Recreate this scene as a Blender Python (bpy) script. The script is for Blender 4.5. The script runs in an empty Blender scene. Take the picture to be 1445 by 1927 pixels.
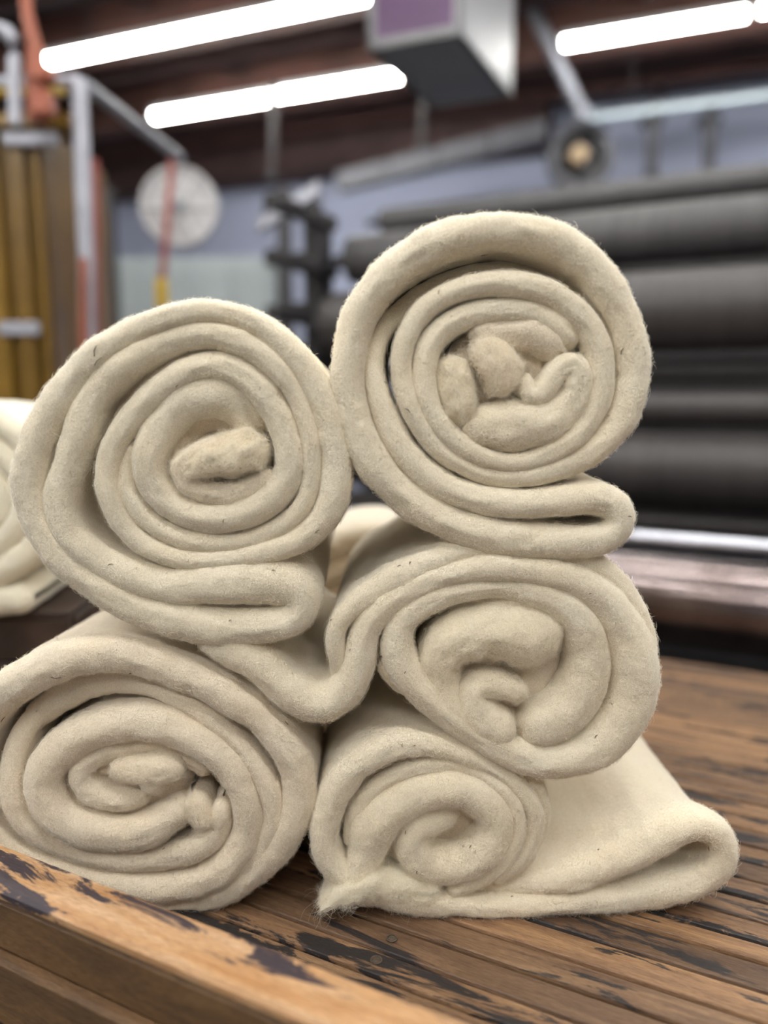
import bpy, math, random
import numpy as np
from mathutils import Vector, Matrix
from mathutils.bvhtree import BVHTree

# ------------------------------------------------------------------ camera, world, exposure
SC = bpy.context.scene
COL = SC.collection
F, CX, CY = 1440.0, 722.5, 963.5          # focal length and centre in frame pixels
PITCH = math.radians(8.8)
CAM_H = 0.56                              # metres above the table top (z = 0)
cam_d = bpy.data.cameras.new('camera')
cam_d.sensor_fit = 'VERTICAL'
cam_d.sensor_height = 36.0
cam_d.lens = 36.0 * F / 1927.0
cam_d.clip_start = 0.02
cam_d.clip_end = 60
cam_d.dof.use_dof = True
cam_d.dof.focus_distance = 0.79
cam_d.dof.aperture_fstop = 1.28
cam = bpy.data.objects.new('camera', cam_d)
COL.objects.link(cam)
cam.location = (0, 0, CAM_H)
cam.rotation_euler = (math.pi / 2 - PITCH, 0, 0)
SC.camera = cam

world = bpy.data.worlds.new('world')
SC.world = world
world.use_nodes = True
wb = world.node_tree.nodes['Background']
wb.inputs[0].default_value = (1.0, 0.985, 0.96, 1)
wb.inputs[1].default_value = 0.10

SC.view_settings.view_transform = 'Standard'
SC.view_settings.look = 'None'
SC.view_settings.exposure = 1.55
SC.view_settings.gamma = 1.0
SC.view_settings.use_curve_mapping = False
SC.cycles.adaptive_threshold = 0.08
SC.cycles.adaptive_min_samples = 16
SC.cycles.use_light_tree = False
SC.cycles.diffuse_bounces = 5
LAMP_POWER = 22.0                         # emission strength of the fluorescent diffusers

rng = np.random.default_rng(7)
random.seed(7)

# ------------------------------------------------------------------ projection helpers
CP, SP = math.cos(PITCH), math.sin(PITCH)


def ray(px, py):
    x = (px - CX) / F
    v = -(py - CY) / F
    return np.array([x, CP + v * SP, -SP + v * CP])


def at_y(px, py, Y):
    d = ray(px, py)
    return np.array([0, 0, CAM_H]) + d * (Y / d[1])


def at_z(px, py, z):
    d = ray(px, py)
    return np.array([0, 0, CAM_H]) + d * ((z - CAM_H) / d[2])


def at_plane(px, py, n, c):
    d = ray(px, py)
    o = np.array([0, 0, CAM_H])
    return o + d * ((c - o @ n) / (d @ n))


def direction(deg_left):
    t = math.radians(deg_left)
    return np.array([-math.sin(t), math.cos(t), 0.0]), np.array([math.cos(t), math.sin(t), 0.0])


U, N = direction(63.5)       # run of the slats and the machine rollers, and across them
U2, N2 = direction(68.4)     # run of the ceiling lamps and beams, and across them
RZ_U = math.atan2(-U[1], -U[0])
RZ_U2 = math.atan2(-U2[1], -U2[0])

# ------------------------------------------------------------------ object helpers


def tag(o, label=None, cat=None, group=None, kind=None):
    if label:
        o['label'] = label
    if cat:
        o['category'] = cat
    if group:
        o['group'] = group
    if kind:
        o['kind'] = kind
    return o


def empty(name, loc=(0, 0, 0), rz=0.0, parent=None):
    o = bpy.data.objects.new(name, None)
    COL.objects.link(o)
    o.location = loc
    o.rotation_euler = (0, 0, rz)
    o.empty_display_size = 0.05
    if parent:
        o.parent = parent
    return o


def mesh_obj(name, verts, faces, mat, parent=None, smooth=False, loc=None, rot=None):
    me = bpy.data.meshes.new(name)
    me.from_pydata([tuple(map(float, v)) for v in verts], [], faces)
    me.materials.append(mat)
    if smooth:
        me.polygons.foreach_set('use_smooth', [True] * len(me.polygons))
    me.update()
    o = bpy.data.objects.new(name, me)
    COL.objects.link(o)
    if parent:
        o.parent = parent
    if loc is not None:
        o.location = loc
    if rot is not None:
        o.rotation_euler = rot
    return o


class MB:
    """collects boxes, tubes and discs of one part"""

    def __init__(self):
        self.v, self.f = [], []

    def add(self, vs, fs):
        b = len(self.v)
        self.v += [np.array(q, float) for q in vs]
        self.f += [tuple(i + b for i in q) for q in fs]
        return self

    def box(self, c, d, bev=0.0):
        c = np.array(c, float)
        hx, hy, hz = [q / 2 for q in d]
        if bev <= 0:
            vs = [c + (sx * hx, sy * hy, sz * hz) for sz in (-1, 1) for sx, sy in ((-1, -1), (1, -1), (1, 1), (-1, 1))]
            return self.add(vs, [(3, 2, 1, 0), (4, 5, 6, 7), (0, 1, 5, 4), (1, 2, 6, 5), (2, 3, 7, 6), (3, 0, 4, 7)])
        b = min(bev, hx * .9, hy * .9, hz * .9)
        rings = []
        for z, ins in ((-hz, b), (-hz + b, 0), (hz - b, 0), (hz, b)):
            x, y = hx - ins, hy - ins
            k = b * 0.6
            ring = [(-x + k, -y), (x - k, -y), (x, -y + k), (x, y - k), (x - k, y), (-x + k, y), (-x, y - k), (-x, -y + k)]
            rings.append([c + (px, py, z) for px, py in ring])
        vs = [q for r in rings for q in r]
        fs = [tuple(range(7, -1, -1)), tuple(range(24, 32))]
        for r in range(3):
            for i in range(8):
                j = (i + 1) % 8
                fs.append((r * 8 + i, r * 8 + j, r * 8 + 8 + j, r * 8 + 8 + i))
        return self.add(vs, fs)

    def hexa(self, bottom, top):
        return self.add(list(bottom) + list(top), [(3, 2, 1, 0), (4, 5, 6, 7), (0, 1, 5, 4), (1, 2, 6, 5), (2, 3, 7, 6), (3, 0, 4, 7)])

    def tube(self, pts, r, seg=10, cap=True):
        pts = [np.array(q, float) for q in pts]
        rs = r if isinstance(r, (list, tuple)) else [r] * len(pts)
        rings = []
        ref = None
        for i, q in enumerate(pts):
            t = pts[min(i + 1, len(pts) - 1)] - pts[max(i - 1, 0)]
            t = t / np.linalg.norm(t)
            if ref is None:
                ref = np.array([0, 0, 1.0]) if abs(t[2]) < .9 else np.array([1.0, 0, 0])
            a = np.cross(t, ref)
            a /= np.linalg.norm(a)
            b = np.cross(t, a)
            ref = -b if False else ref
            rings.append([q + rs[i] * (math.cos(k * 2 * math.pi / seg) * a + math.sin(k * 2 * math.pi / seg) * b) for k in range(seg)])
        vs = [q for rr in rings for q in rr]
        fs = []
        for i in range(len(rings) - 1):
            for k in range(seg):
                k2 = (k + 1) % seg
                fs.append((i * seg + k, i * seg + k2, (i + 1) * seg + k2, (i + 1) * seg + k))
        if cap:
            fs.append(tuple(range(seg - 1, -1, -1)))
            fs.append(tuple(range((len(rings) - 1) * seg, len(rings) * seg)))
        return self.add(vs, fs)

    def build(self, name, mat, parent=None, smooth=False, loc=None, rot=None):
        return mesh_obj(name, self.v, self.f, mat, parent, smooth, loc, rot)


# ------------------------------------------------------------------ materials
class NT:
    def __init__(self, name):
        self.m = bpy.data.materials.new(name)
        self.m.use_nodes = True
        self.t = self.m.node_tree
        self.b = self.t.nodes['Principled BSDF']

    def n(self, typ, **kw):
        nd = self.t.nodes.new(typ)
        for k, v in kw.items():
            if k.startswith('i_'):
                key = k[2:]
                nd.inputs[int(key) if key.isdigit() else key.replace('_', ' ')].default_value = v
            else:
                setattr(nd, k, v)
        return nd

    def l(self, a, b):
        self.t.links.new(a, b)

    def ramp(self, src, stops, interp='LINEAR'):
        r = self.n('ShaderNodeValToRGB')
        r.color_ramp.interpolation = interp
        e = r.color_ramp.elements
        while len(e) < len(stops):
            e.new(0.5)
        for q, (p, c) in zip(e, stops):
            q.position = p
            q.color = (c[0], c[1], c[2], 1) if len(c) == 3 else c
        self.l(src, r.inputs[0])
        return r.outputs[0]

    def mix(self, fac, a, b, mode='MIX'):
        m = self.n('ShaderNodeMix', data_type='RGBA', blend_type=mode)
        for sock, v in ((m.inputs[0], fac), (m.inputs[6], a), (m.inputs[7], b)):
            if hasattr(v, 'is_linked'):
                self.l(v, sock)
            elif isinstance(v, (int, float)):
                sock.default_value = v
            else:
                sock.default_value = (v[0], v[1], v[2], 1)
        return m.outputs[2]

    def set(self, **kw):
        for k, v in kw.items():
            self.b.inputs[k.replace('_', ' ')].default_value = v
        return self


def plain(name, col, rough=.6, metal=0.0, vary=.25, scale=6.0):
    t = NT(name)
    tc = t.n('ShaderNodeTexCoord')
    nz = t.n('ShaderNodeTexNoise', i_Scale=scale, i_Detail=4.0, i_Roughness=.6)
    t.l(tc.outputs['Object'], nz.inputs['Vector'])
    c = np.array(col)
    t.l(t.ramp(nz.outputs[0], [(.3, tuple(c * (1 - vary))), (.7, tuple(np.minimum(c * (1 + vary), 1)))]), t.b.inputs['Base Color'])
    t.set(Roughness=rough, Metallic=metal)
    return t.m


def glow(name, col, power):
    t = NT(name)
    tc = t.n('ShaderNodeTexCoord')
    t.set(Base_Color=(.35, .38, .4, 1), Roughness=.4)
    t.b.inputs['Emission Color'].default_value = (*col, 1)
    t.b.inputs['Emission Strength'].default_value = power
    return t.m


def felt_material(name, c_lo, c_hi):
    t = NT(name)
    tc = t.n('ShaderNodeTexCoord')
    big = t.n('ShaderNodeTexNoise', i_Scale=14.0, i_Detail=3.0, i_Roughness=.55)
    t.l(tc.outputs['Object'], big.inputs['Vector'])
    fine = t.n('ShaderNodeTexNoise', i_Scale=560.0, i_Detail=4.0, i_Roughness=.7, i_Distortion=.6)
    t.l(tc.outputs['Object'], fine.inputs['Vector'])
    col = t.ramp(big.outputs[0], [(.3, c_lo), (.7, c_hi)])
    speck = t.ramp(fine.outputs[0], [(.28, (.80, .775, .72)), (.66, (1.0, 1.0, 1.0))])
    col = t.mix(1.0, col, speck, 'MULTIPLY')
    mp = t.n('ShaderNodeMapping')
    mp.inputs['Rotation'].default_value = (.5, .9, .3)
    mp.inputs['Scale'].default_value = (1, 3.2, 1.4)
    t.l(tc.outputs['Object'], mp.inputs[0])
    fib = t.n('ShaderNodeTexNoise', i_Scale=300.0, i_Detail=3.0, i_Roughness=.7, i_Distortion=2.5)
    t.l(mp.outputs[0], fib.inputs['Vector'])
    t.l(t.mix(1.0, col, t.ramp(fib.outputs[0], [(.30, (.84, .815, .765)), (.66, (1.0, 1.0, 1.0))]), 'MULTIPLY'), t.b.inputs['Base Color'])
    med = t.n('ShaderNodeTexNoise', i_Scale=130.0, i_Detail=5.0, i_Roughness=.75, i_Distortion=1.2)
    t.l(tc.outputs['Object'], med.inputs['Vector'])
    b1 = t.n('ShaderNodeBump', i_Strength=.4, i_Distance=.004)
    t.l(med.outputs[0], b1.inputs['Height'])
    b2 = t.n('ShaderNodeBump', i_Strength=.4, i_Distance=.0016)
    t.l(fine.outputs[0], b2.inputs['Height'])
    t.l(b1.outputs[0], b2.inputs['Normal'])
    t.l(b2.outputs[0], t.b.inputs['Normal'])
    t.set(Roughness=.95)
    t.b.inputs['Specular IOR Level'].default_value = .1
    t.b.inputs['Sheen Weight'].default_value = .6
    t.b.inputs['Sheen Roughness'].default_value = .45
    return t.m


def fuzz_material():
    t = NT('wool_fibre')
    out = t.t.nodes['Material Output']
    d = t.n('ShaderNodeBsdfDiffuse', i_Color=(1.0, .95, .84, 1))
    tr = t.n('ShaderNodeBsdfTranslucent', i_Color=(1.0, .95, .84, 1))
    mx = t.n('ShaderNodeMixShader', i_0=.4)
    t.l(d.outputs[0], mx.inputs[1])
    t.l(tr.outputs[0], mx.inputs[2])
    t.l(mx.outputs[0], out.inputs[0])
    return t.m


def wood_material(name, base, dark, light, stain, stain_amt, rough=.55, per_object=True, grain=1.0, yk=1.0):
    """grain runs along local X"""
    t = NT(name)
    tc = t.n('ShaderNodeTexCoord')
    oi = t.n('ShaderNodeObjectInfo')
    off = t.n('ShaderNodeCombineXYZ')
    mu = t.n('ShaderNodeMath', operation='MULTIPLY', i_1=37.0 if per_object else 0.0)
    t.l(oi.outputs['Random'], mu.inputs[0])
    t.l(mu.outputs[0], off.inputs[0])
    t.l(mu.outputs[0], off.inputs[1])
    ad = t.n('ShaderNodeVectorMath', operation='ADD')
    t.l(tc.outputs['Object'], ad.inputs[0])
    t.l(off.outputs[0], ad.inputs[1])
    mp = t.n('ShaderNodeMapping')
    mp.inputs['Scale'].default_value = (5.0, 60 * grain * yk, 60 * grain)
    t.l(ad.outputs[0], mp.inputs[0])
    g = t.n('ShaderNodeTexNoise', i_Scale=1.6, i_Detail=6.0, i_Roughness=.65, i_Distortion=.7)
    t.l(mp.outputs[0], g.inputs['Vector'])
    mp2 = t.n('ShaderNodeMapping')
    mp2.inputs['Scale'].default_value = (45, 480 * yk, 480)
    t.l(ad.outputs[0], mp2.inputs[0])
    g2 = t.n('ShaderNodeTexNoise', i_Scale=2.0, i_Detail=3.0, i_Roughness=.6)
    t.l(mp2.outputs[0], g2.inputs['Vector'])
    col = t.ramp(g.outputs[0], [(.28, dark), (.5, base), (.72, light)])
    fine = t.ramp(g2.outputs[0], [(.35, (.62, .58, .55)), (.6, (1.0, 1.0, 1.0))])
    col = t.mix(.8, col, fine, 'MULTIPLY')
    # tone of each plank
    tone = t.ramp(oi.outputs['Random'], [(0, (.5, .47, .47)), (.45, (.95, .91, .86)), (1, (1.45, 1.36, 1.2))])
    if per_object:
        col = t.mix(1.0, col, tone, 'MULTIPLY')
    # worn dark paint / grease
    mp3 = t.n('ShaderNodeMapping')
    mp3.inputs['Scale'].default_value = (5.5, 26 * yk, 26)
    t.l(ad.outputs[0], mp3.inputs[0])
    s = t.n('ShaderNodeTexNoise', i_Scale=1.0, i_Detail=8.0, i_Roughness=.68, i_Distortion=.5)
    t.l(mp3.outputs[0], s.inputs['Vector'])
    mask = t.ramp(s.outputs[0], [(stain_amt, (0, 0, 0)), (stain_amt + .035, (1, 1, 1))])
    col = t.mix(mask, col, stain)
    t.l(col, t.b.inputs['Base Color'])
    rr = t.ramp(g2.outputs[0], [(.3, (rough + .15,) * 3), (.7, (rough - .1,) * 3)])
    t.l(rr, t.b.inputs['Roughness'])
    bp = t.n('ShaderNodeBump', i_Strength=.35, i_Distance=.0012)
    t.l(g2.outputs[0], bp.inputs['Height'])
    bp2 = t.n('ShaderNodeBump', i_Strength=.3, i_Distance=.002)
    t.l(g.outputs[0], bp2.inputs['Height'])
    t.l(bp.outputs[0], bp2.inputs['Normal'])
    t.l(bp2.outputs[0], t.b.inputs['Normal'])
    return t.m


def streak_material(name, lo, hi, rough, metal=0.0, around=(3.0, 40.0)):
    """slight streaks round a roller whose axis is local X"""
    t = NT(name)
    tc = t.n('ShaderNodeTexCoord')
    mp = t.n('ShaderNodeMapping')
    mp.inputs['Scale'].default_value = (around[1], around[0], around[0])
    t.l(tc.outputs['Object'], mp.inputs[0])
    g = t.n('ShaderNodeTexNoise', i_Scale=1.0, i_Detail=5.0, i_Roughness=.6)
    t.l(mp.outputs[0], g.inputs['Vector'])
    t.l(t.ramp(g.outputs[0], [(.3, lo), (.7, hi)]), t.b.inputs['Base Color'])
    t.set(Roughness=rough, Metallic=metal)
    return t.m


M = {
    'felt': felt_material('cream_wool_felt', (.95, .852, .685), (.97, .90, .765)),
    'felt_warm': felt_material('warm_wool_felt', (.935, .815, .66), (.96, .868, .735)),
    'felt_white': felt_material('white_wool_felt', (.95, .89, .74), (.97, .935, .82)),
    'fuzz': fuzz_material(),
    'straw': plain('dry_straw', (.10, .055, .025), .8, 0, .4, 300),
    'slat': wood_material('worn_slat_wood', (.215, .128, .074), (.11, .062, .038), (.33, .21, .122), (.022, .017, .017), .555, yk=.036),
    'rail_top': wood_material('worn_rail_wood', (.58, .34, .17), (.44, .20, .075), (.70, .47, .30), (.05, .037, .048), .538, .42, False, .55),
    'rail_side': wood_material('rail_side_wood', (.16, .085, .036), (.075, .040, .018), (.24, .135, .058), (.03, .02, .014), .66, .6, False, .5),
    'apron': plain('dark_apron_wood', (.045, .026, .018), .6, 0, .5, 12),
    'screw': plain('dark_steel_screw', (.11, .085, .065), .5, .3, .3, 200),
    'iron': plain('dark_iron', (.03, .028, .03), .55, .3, .3, 8),
    'grey_steel': plain('grey_painted_steel', (.20, .205, .24), .5, .3, .2, 8),
    'light_steel': plain('pale_galvanised_steel', (.36, .365, .42), .45, .3, .2, 9),
    'wall': plain('pale_grey_wall', (.37, .40, .54), .8, 0, .08, .8),
    'panel': plain('grey_green_panel', (.27, .30, .31), .7, 0, .12, 2),
    'ceiling': plain('dark_ceiling_deck', (.045, .036, .04), .9, 0, .3, 3),
    'beam': plain('red_brown_beam', (.085, .036, .027), .75, 0, .3, 3),
    'beam_dark': plain('dark_brown_beam', (.06, .032, .03), .8, 0, .3, 3),
    'floor': plain('grey_concrete_floor', (.085, .082, .08), .7, 0, .2, 2),
    'purple': plain('purple_panel', (.062, .024, .075), .5, 0, .15, 3),
    'box_grey': plain('grey_box_sheet', (.22, .22, .23), .6, 0, .1, 3),
    'box_white': plain('white_box_sheet', (.20, .197, .225), .5, 0, .06, 3),
    'duct': plain('dull_grey_duct', (.10, .10, .115), .7, 0, .15, 3),
    'reel': plain('off_white_reel', (.42, .41, .43), .5, 0, .1, 8),
    'amber': plain('amber_panel', (.20, .11, .012), .35, 0, .22, 7),
    'amber_dark': plain('dark_amber_panel', (.145, .078, .009), .35, 0, .2, 7),
    'orange': plain('orange_hose', (.26, .065, .03), .5, 0, .2, 10),
    'red': plain('dull_red_strap', (.30, .085, .07), .7, 0, .2, 10),
    'yellow': plain('yellow_tag', (.55, .37, .05), .5, 0, .15, 10),
    'white': plain('white_enamel', (.75, .75, .77), .45, 0, .05, 8),
    'tan': plain('tan_motor', (.42, .29, .16), .5, 0, .2, 10),
    'lamp_housing': plain('white_lamp_housing', (.6, .62, .62), .5, 0, .05, 4),
    'dim_housing': plain('blue_grey_lamp_housing', (.10, .125, .14), .5, 0, .05, 4),
    'lamp': glow('fluorescent_diffuser', (1.0, .985, .93), LAMP_POWER),
    'lamp_dim': glow('dim_fluorescent_diffuser', (.70, .92, 1.0), .2),
    'roll_a': streak_material('dark_grey_roller_cloth', (.045, .043, .046), (.078, .074, .077), .55),
    'roll_b': streak_material('dark_brown_roller_cloth', (.032, .028, .029), (.055, .048, .048), .48),
    'roll_steel': streak_material('brown_patina_steel', (.12, .092, .09), (.23, .19, .19), .2, .95, (6, 9)),
    'tube_steel': streak_material('polished_steel_tube', (.45, .46, .52), (.6, .61, .68), .28, .9, (4, 8)),
}

# ------------------------------------------------------------------ room shell
FLOOR_Z = -0.9
CEIL_Z = 3.25


def along2(px, py, z):
    """(s, n) coordinates of a lamp point in the lamp/beam frame"""
    P = at_z(px, py, z)
    return P @ U2, P @ N2, P


def slab2(name, s0, s1, n0, n1, z0, z1, mat, parent=None):
    """box aligned to the building frame; local X along -U2"""
    c = U2 * (s0 + s1) / 2 + N2 * (n0 + n1) / 2
    m = MB().box((0, 0, 0), (abs(s1 - s0), abs(n1 - n0), abs(z1 - z0)))
    return m.build(name, mat, parent, loc=(c[0], c[1], (z0 + z1) / 2), rot=(0, 0, RZ_U2))


o = slab2('floor', -9, 9, -5, 8.7, FLOOR_Z - .1, FLOOR_Z, M['floor'])
tag(o, 'grey concrete floor of the workshop', kind='structure')
o = slab2('ceiling', -9, 9, -5, 8.7, CEIL_Z, CEIL_Z + .1, M['ceiling'])
tag(o, 'dark roof deck above the beams', kind='structure')
o = slab2('wall_back', -9, 9, 7.6, 7.8, FLOOR_Z, CEIL_Z, M['wall'])
tag(o, 'pale blue grey wall across the far side of the workshop', kind='structure')

# beams of the roof, running the same way as the lamps
beam_root = empty('trim_1', (0, 0, CEIL_Z))
tag(beam_root, 'red brown roof beams running across the workshop', kind='structure')
for k, (nn, w, h, mt) in enumerate([(1.6, .16, .3, 'beam'), (2.5, .10, .2, 'beam_dark'), (3.35, .16, .3, 'beam'), (4.15, .10, .22, 'beam_dark'),
                                    (4.75, .16, .34, 'beam'), (5.35, .10, .22, 'beam_dark'), (5.95, .18, .36, 'beam'), (6.55, .10, .24, 'beam'),
                                    (7.05, .14, .2, 'beam')]):
    c = N2 * nn
    m = MB().box((0, 0, 0), (18, w, h))
    m.build('roof_beam', M[mt], beam_root, loc=(c[0], c[1], -h / 2), rot=(0, 0, RZ_U2))
for k in range(9):
    c = U2 * (-6 + k * 1.6) + N2 * 4.0
    MB().box((0, 0, 0), (.06, 9.0, .12)).build('purlin', M['beam_dark'], beam_root, loc=(c[0], c[1], -.06), rot=(0, 0, RZ_U2))

sa = at_plane(-300, 330, N2, 7.4) @ U2
sb = at_plane(1030, 270, N2, 7.4) @ U2
o = slab2('trim_2', sa, sb, 7.25, 7.6, 2.75, CEIL_Z, M['beam_dark'])
tag(o, 'dark boxed soffit under the roof along the far wall', kind='structure')

# ------------------------------------------------------------------ fluorescent lamps


def lamp(s0, s1, nn, z, label, w=.10, mat='lamp', hang=True):
    c = U2 * (s0 + s1) / 2 + N2 * nn
    L = abs(s1 - s0)
    r = empty('fluorescent_lamp', (c[0], c[1], z), RZ_U2)
    tag(r, label, 'lamp', 'fluorescent strip lamps under the roof')
    # diffuser: half-round trough below the housing
    prof = [(-.5, .0), (-.5, -.25), (-.38, -.5), (-.15, -.62), (.15, -.62), (.38, -.5), (.5, -.25), (.5, .0)]
    vs, fs = [], []
    for x in (-L / 2, L / 2):
        vs += [(x, a * w, b * w) for a, b in prof]
    for i in range(8):
        j = (i + 1) % 8
        fs.append((i, j, 8 + j, 8 + i))
    fs += [tuple(range(7, -1, -1)), tuple(range(8, 16))]
    mesh_obj('diffuser', vs, fs, M[mat], r)
    hh = w * .5
    hm = M['lamp_housing'] if mat == 'lamp' else M['dim_housing']
    MB().box((0, 0, hh / 2), (L + .03, w * 1.15, hh)).build('housing', hm, r)
    for sx in (-1, 1):
        MB().box((sx * (L / 2 + .012), 0, -w * .1), (.02, w * 1.1, w * .95)).build('end_cap', hm, r)
        if hang:
            MB().tube([(sx * L * .35, 0, .03), (sx * L * .35, 0, CEIL_Z - z)], .006, 6).build('hanger', M['iron'], r)
    return r


LZ = CAM_H + 2.2


def lamp_px(a, b, label, z=LZ, **kw):
    sa, na, _ = along2(*a, z)
    sb, nb, _ = along2(*b, z)
    return lamp(sa, sb, (na + nb) / 2, z, label, **kw)


lamp_px((92, 112), (700, -18), 'long bright fluorescent lamp at the upper left of the ceiling', w=.07)
lamp_px((290, 213), (503, 182), 'shorter bright fluorescent lamp at the left of the pair in one row', w=.075)
lamp_px((516, 178), (756, 134), 'bright fluorescent lamp ending beside the hanging purple box', w=.075)
lamp_px((1062, 76), (1404, 20), 'bright fluorescent lamp at the upper right above the dark rollers', w=.07)
lamp_px((1432, 14), (1800, -50), 'bright fluorescent lamp cut by the right edge of the picture', w=.07)
lamp_px((1108, 216), (1700, 150), 'dim bluish fluorescent lamp low over the far wall', z=CAM_H + 1.95, w=.036, mat='lamp_dim')
# unseen rows added over the table and behind the camera to light the foreground
for nn, cnt, sh in ((2.9, 3, -1.2), (1.5, 5, 1.5), (-.2, 6, 1.5), (-2.0, 4, 1.2)):
    for k in range(cnt):
        sm = (k - (cnt - 1) / 2) * 1.5 + sh
        lamp(sm - .62, sm + .62, nn, LZ, 'unseen fluorescent lamp added over the table and behind the camera', w=.075)

# ------------------------------------------------------------------ hanging box, struts and fan


def quad_box(name, A, B, C, h):
    D = A + C - B
    up = np.array([0, 0, h])
    return A, B, C, D, up


zb = at_y(870, 62, 3.5)[2]
A, B, C = at_z(692, 96, zb), at_z(868, 64, zb), at_z(964, 184, zb)
D_ = A + C - B
r = empty('hanging_box', tuple((A + C) / 2))
tag(r, 'hanging sheet metal box with purple front panel below the ceiling', 'box')
base = (A + C) / 2


def quad(name, pts, mat, thick_dir, th, parent=r):
    pts = [np.array(p) - base for p in pts]
    return MB().hexa(pts, [p + np.array(thick_dir) * th for p in pts]).build(name, mat, parent)


up = np.array([0, 0, .75])
e1 = (B - A) / np.linalg.norm(B - A)
e2 = (D_ - A) / np.linalg.norm(D_ - A)
quad('bottom_panel', [A, B, C, D_], M['box_grey'], (0, 0, 1), .02)
quad('side_panel', [B, C, C + up, B + up], M['box_white'], -e1, .02)
quad('side_panel', [A, D_, D_ + up, A + up], M['box_white'], e1, .02)
quad('back_panel', [D_, C, C + up, D_ + up], M['box_grey'], -e2, .02)
i1 = e1 * .035
quad('front_panel', [A + i1 + (0, 0, .04), B - i1 + (0, 0, .04), B - i1 + up, A + i1 + up], M['purple'], e2, .02)
quad('front_frame', [A, B, B + (0, 0, .04), A + (0, 0, .04)], M['box_grey'], e2, .02)
for q in (A, B - i1):
    quad('front_frame', [q, q + i1, q + i1 + up, q + up], M['box_grey'], e2, .025)
for q in (A + (e1 + e2) * .1, C - (e1 + e2) * .1):
    p0 = q - base
    MB().tube([p0 + (0, 0, .7), (p0[0], p0[1], CEIL_Z - base[2])], .012, 6).build('hanger_rod', M['iron'], r)


def strut(name, pa, pb, rad, mat, label, cat, seg=8):
    pa, pb = np.array(pa), np.array(pb)
    lo = pa if pa[2] < pb[2] else pb
    rt = empty(name, tuple(lo))
    tag(rt, label, cat)
    MB().tube([pa - lo, pb - lo], rad, seg).build('tube', M[mat], rt)
    d = (pb - pa) / np.linalg.norm(pb - pa)
    MB().tube([pb - lo - d * .02, pb - lo + d * .02], rad * 1.6, seg).build('flange', M[mat], rt)
    MB().tube([pa - lo - d * .02, pa - lo + d * .02], rad * 1.6, seg).build('flange', M[mat], rt)
    return rt


pa = at_z(982, -25, CEIL_Z - .05)
strut('ceiling_strut', at_y(1098, 216, 5.6), pa, .045, 'grey_steel', 'slanting grey steel strut right of the hanging box', 'strut')
strut('ceiling_rod', at_y(794, 275, 5.2), at_y(803, 60, 5.2), .02, 'iron', 'thin dark vertical rod beneath the hanging box', 'rod')
strut('ceiling_rod', at_y(512, 330, 5.6), at_y(517, 165, 5.6), .02, 'iron', 'thin dark vertical rod below the joint of two lamps', 'rod')

# wall fan
fc = at_y(1092, 296, 6.0)
r = empty('wall_fan', tuple(fc))
tag(r, 'round grey exhaust fan with tan motor over the dark rollers', 'fan')
fr = 58 / F * 6.0


def annulus(r0, r1, y0, y1, seg=28):
    vs, fs = [], []
    for k in range(seg):
        a = 2 * math.pi * k / seg
        c, s = math.cos(a), math.sin(a)
        vs += [(r0 * c, y0, r0 * s), (r1 * c, y0, r1 * s), (r1 * c, y1, r1 * s), (r0 * c, y1, r0 * s)]
    for k in range(seg):
        j = (k + 1) % seg
        for q in range(4):
            fs.append((4 * k + q, 4 * k + (q + 1) % 4, 4 * j + (q + 1) % 4, 4 * j + q))
    return vs, fs


vs, fs = annulus(fr * .78, fr, -.06, .08)
mesh_obj('ring', vs, fs, M['duct'], r, True)
MB().tube([(0, .05, 0), (0, .07, 0)], fr * .78, 24).build('back_plate', M['iron'], r)
MB().tube([(-.03, -.10, 0), (-.03, .04, 0)], fr * .26, 14).build('motor', M['tan'], r)
for k in range(4):
    a = k * math.pi / 2 + .4
    ca, sa = math.cos(a), math.sin(a)
    t1 = np.array([ca, 0, sa])
    t2 = np.array([-sa, .35, ca])
    p = [t1 * fr * .2 - t2 * fr * .08, t1 * fr * .74 - t2 * fr * .2, t1 * fr * .74 + t2 * fr * .2, t1 * fr * .2 + t2 * fr * .08]
    MB().hexa(p, [q + (0, .012, 0) for q in p]).build('blade', M['iron'], r)
sfp = at_y(1092, 296, 6.0)
MB().box((0, .3, -.0), (.05, .55, .05)).build('bracket', M['grey_steel'], r)

# things along the far wall


def card_box(name, x0, y0, x1, y1, Y, th, mat, parent=None, bev=0.0):
    """upright box whose front spans two frame points at distance Y"""
    a, b = at_y(x0, y0, Y), at_y(x1, y1, Y)
    c = (a + b) / 2
    m = MB().box((0, 0, 0), (abs(b[0] - a[0]), th, abs(a[2] - b[2])), bev)
    loc = np.array([c[0], Y + th / 2, c[2]])
    if parent:
        loc = loc - np.array(parent.location)
    return m.build(name, mat, parent, loc=tuple(loc))


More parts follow.
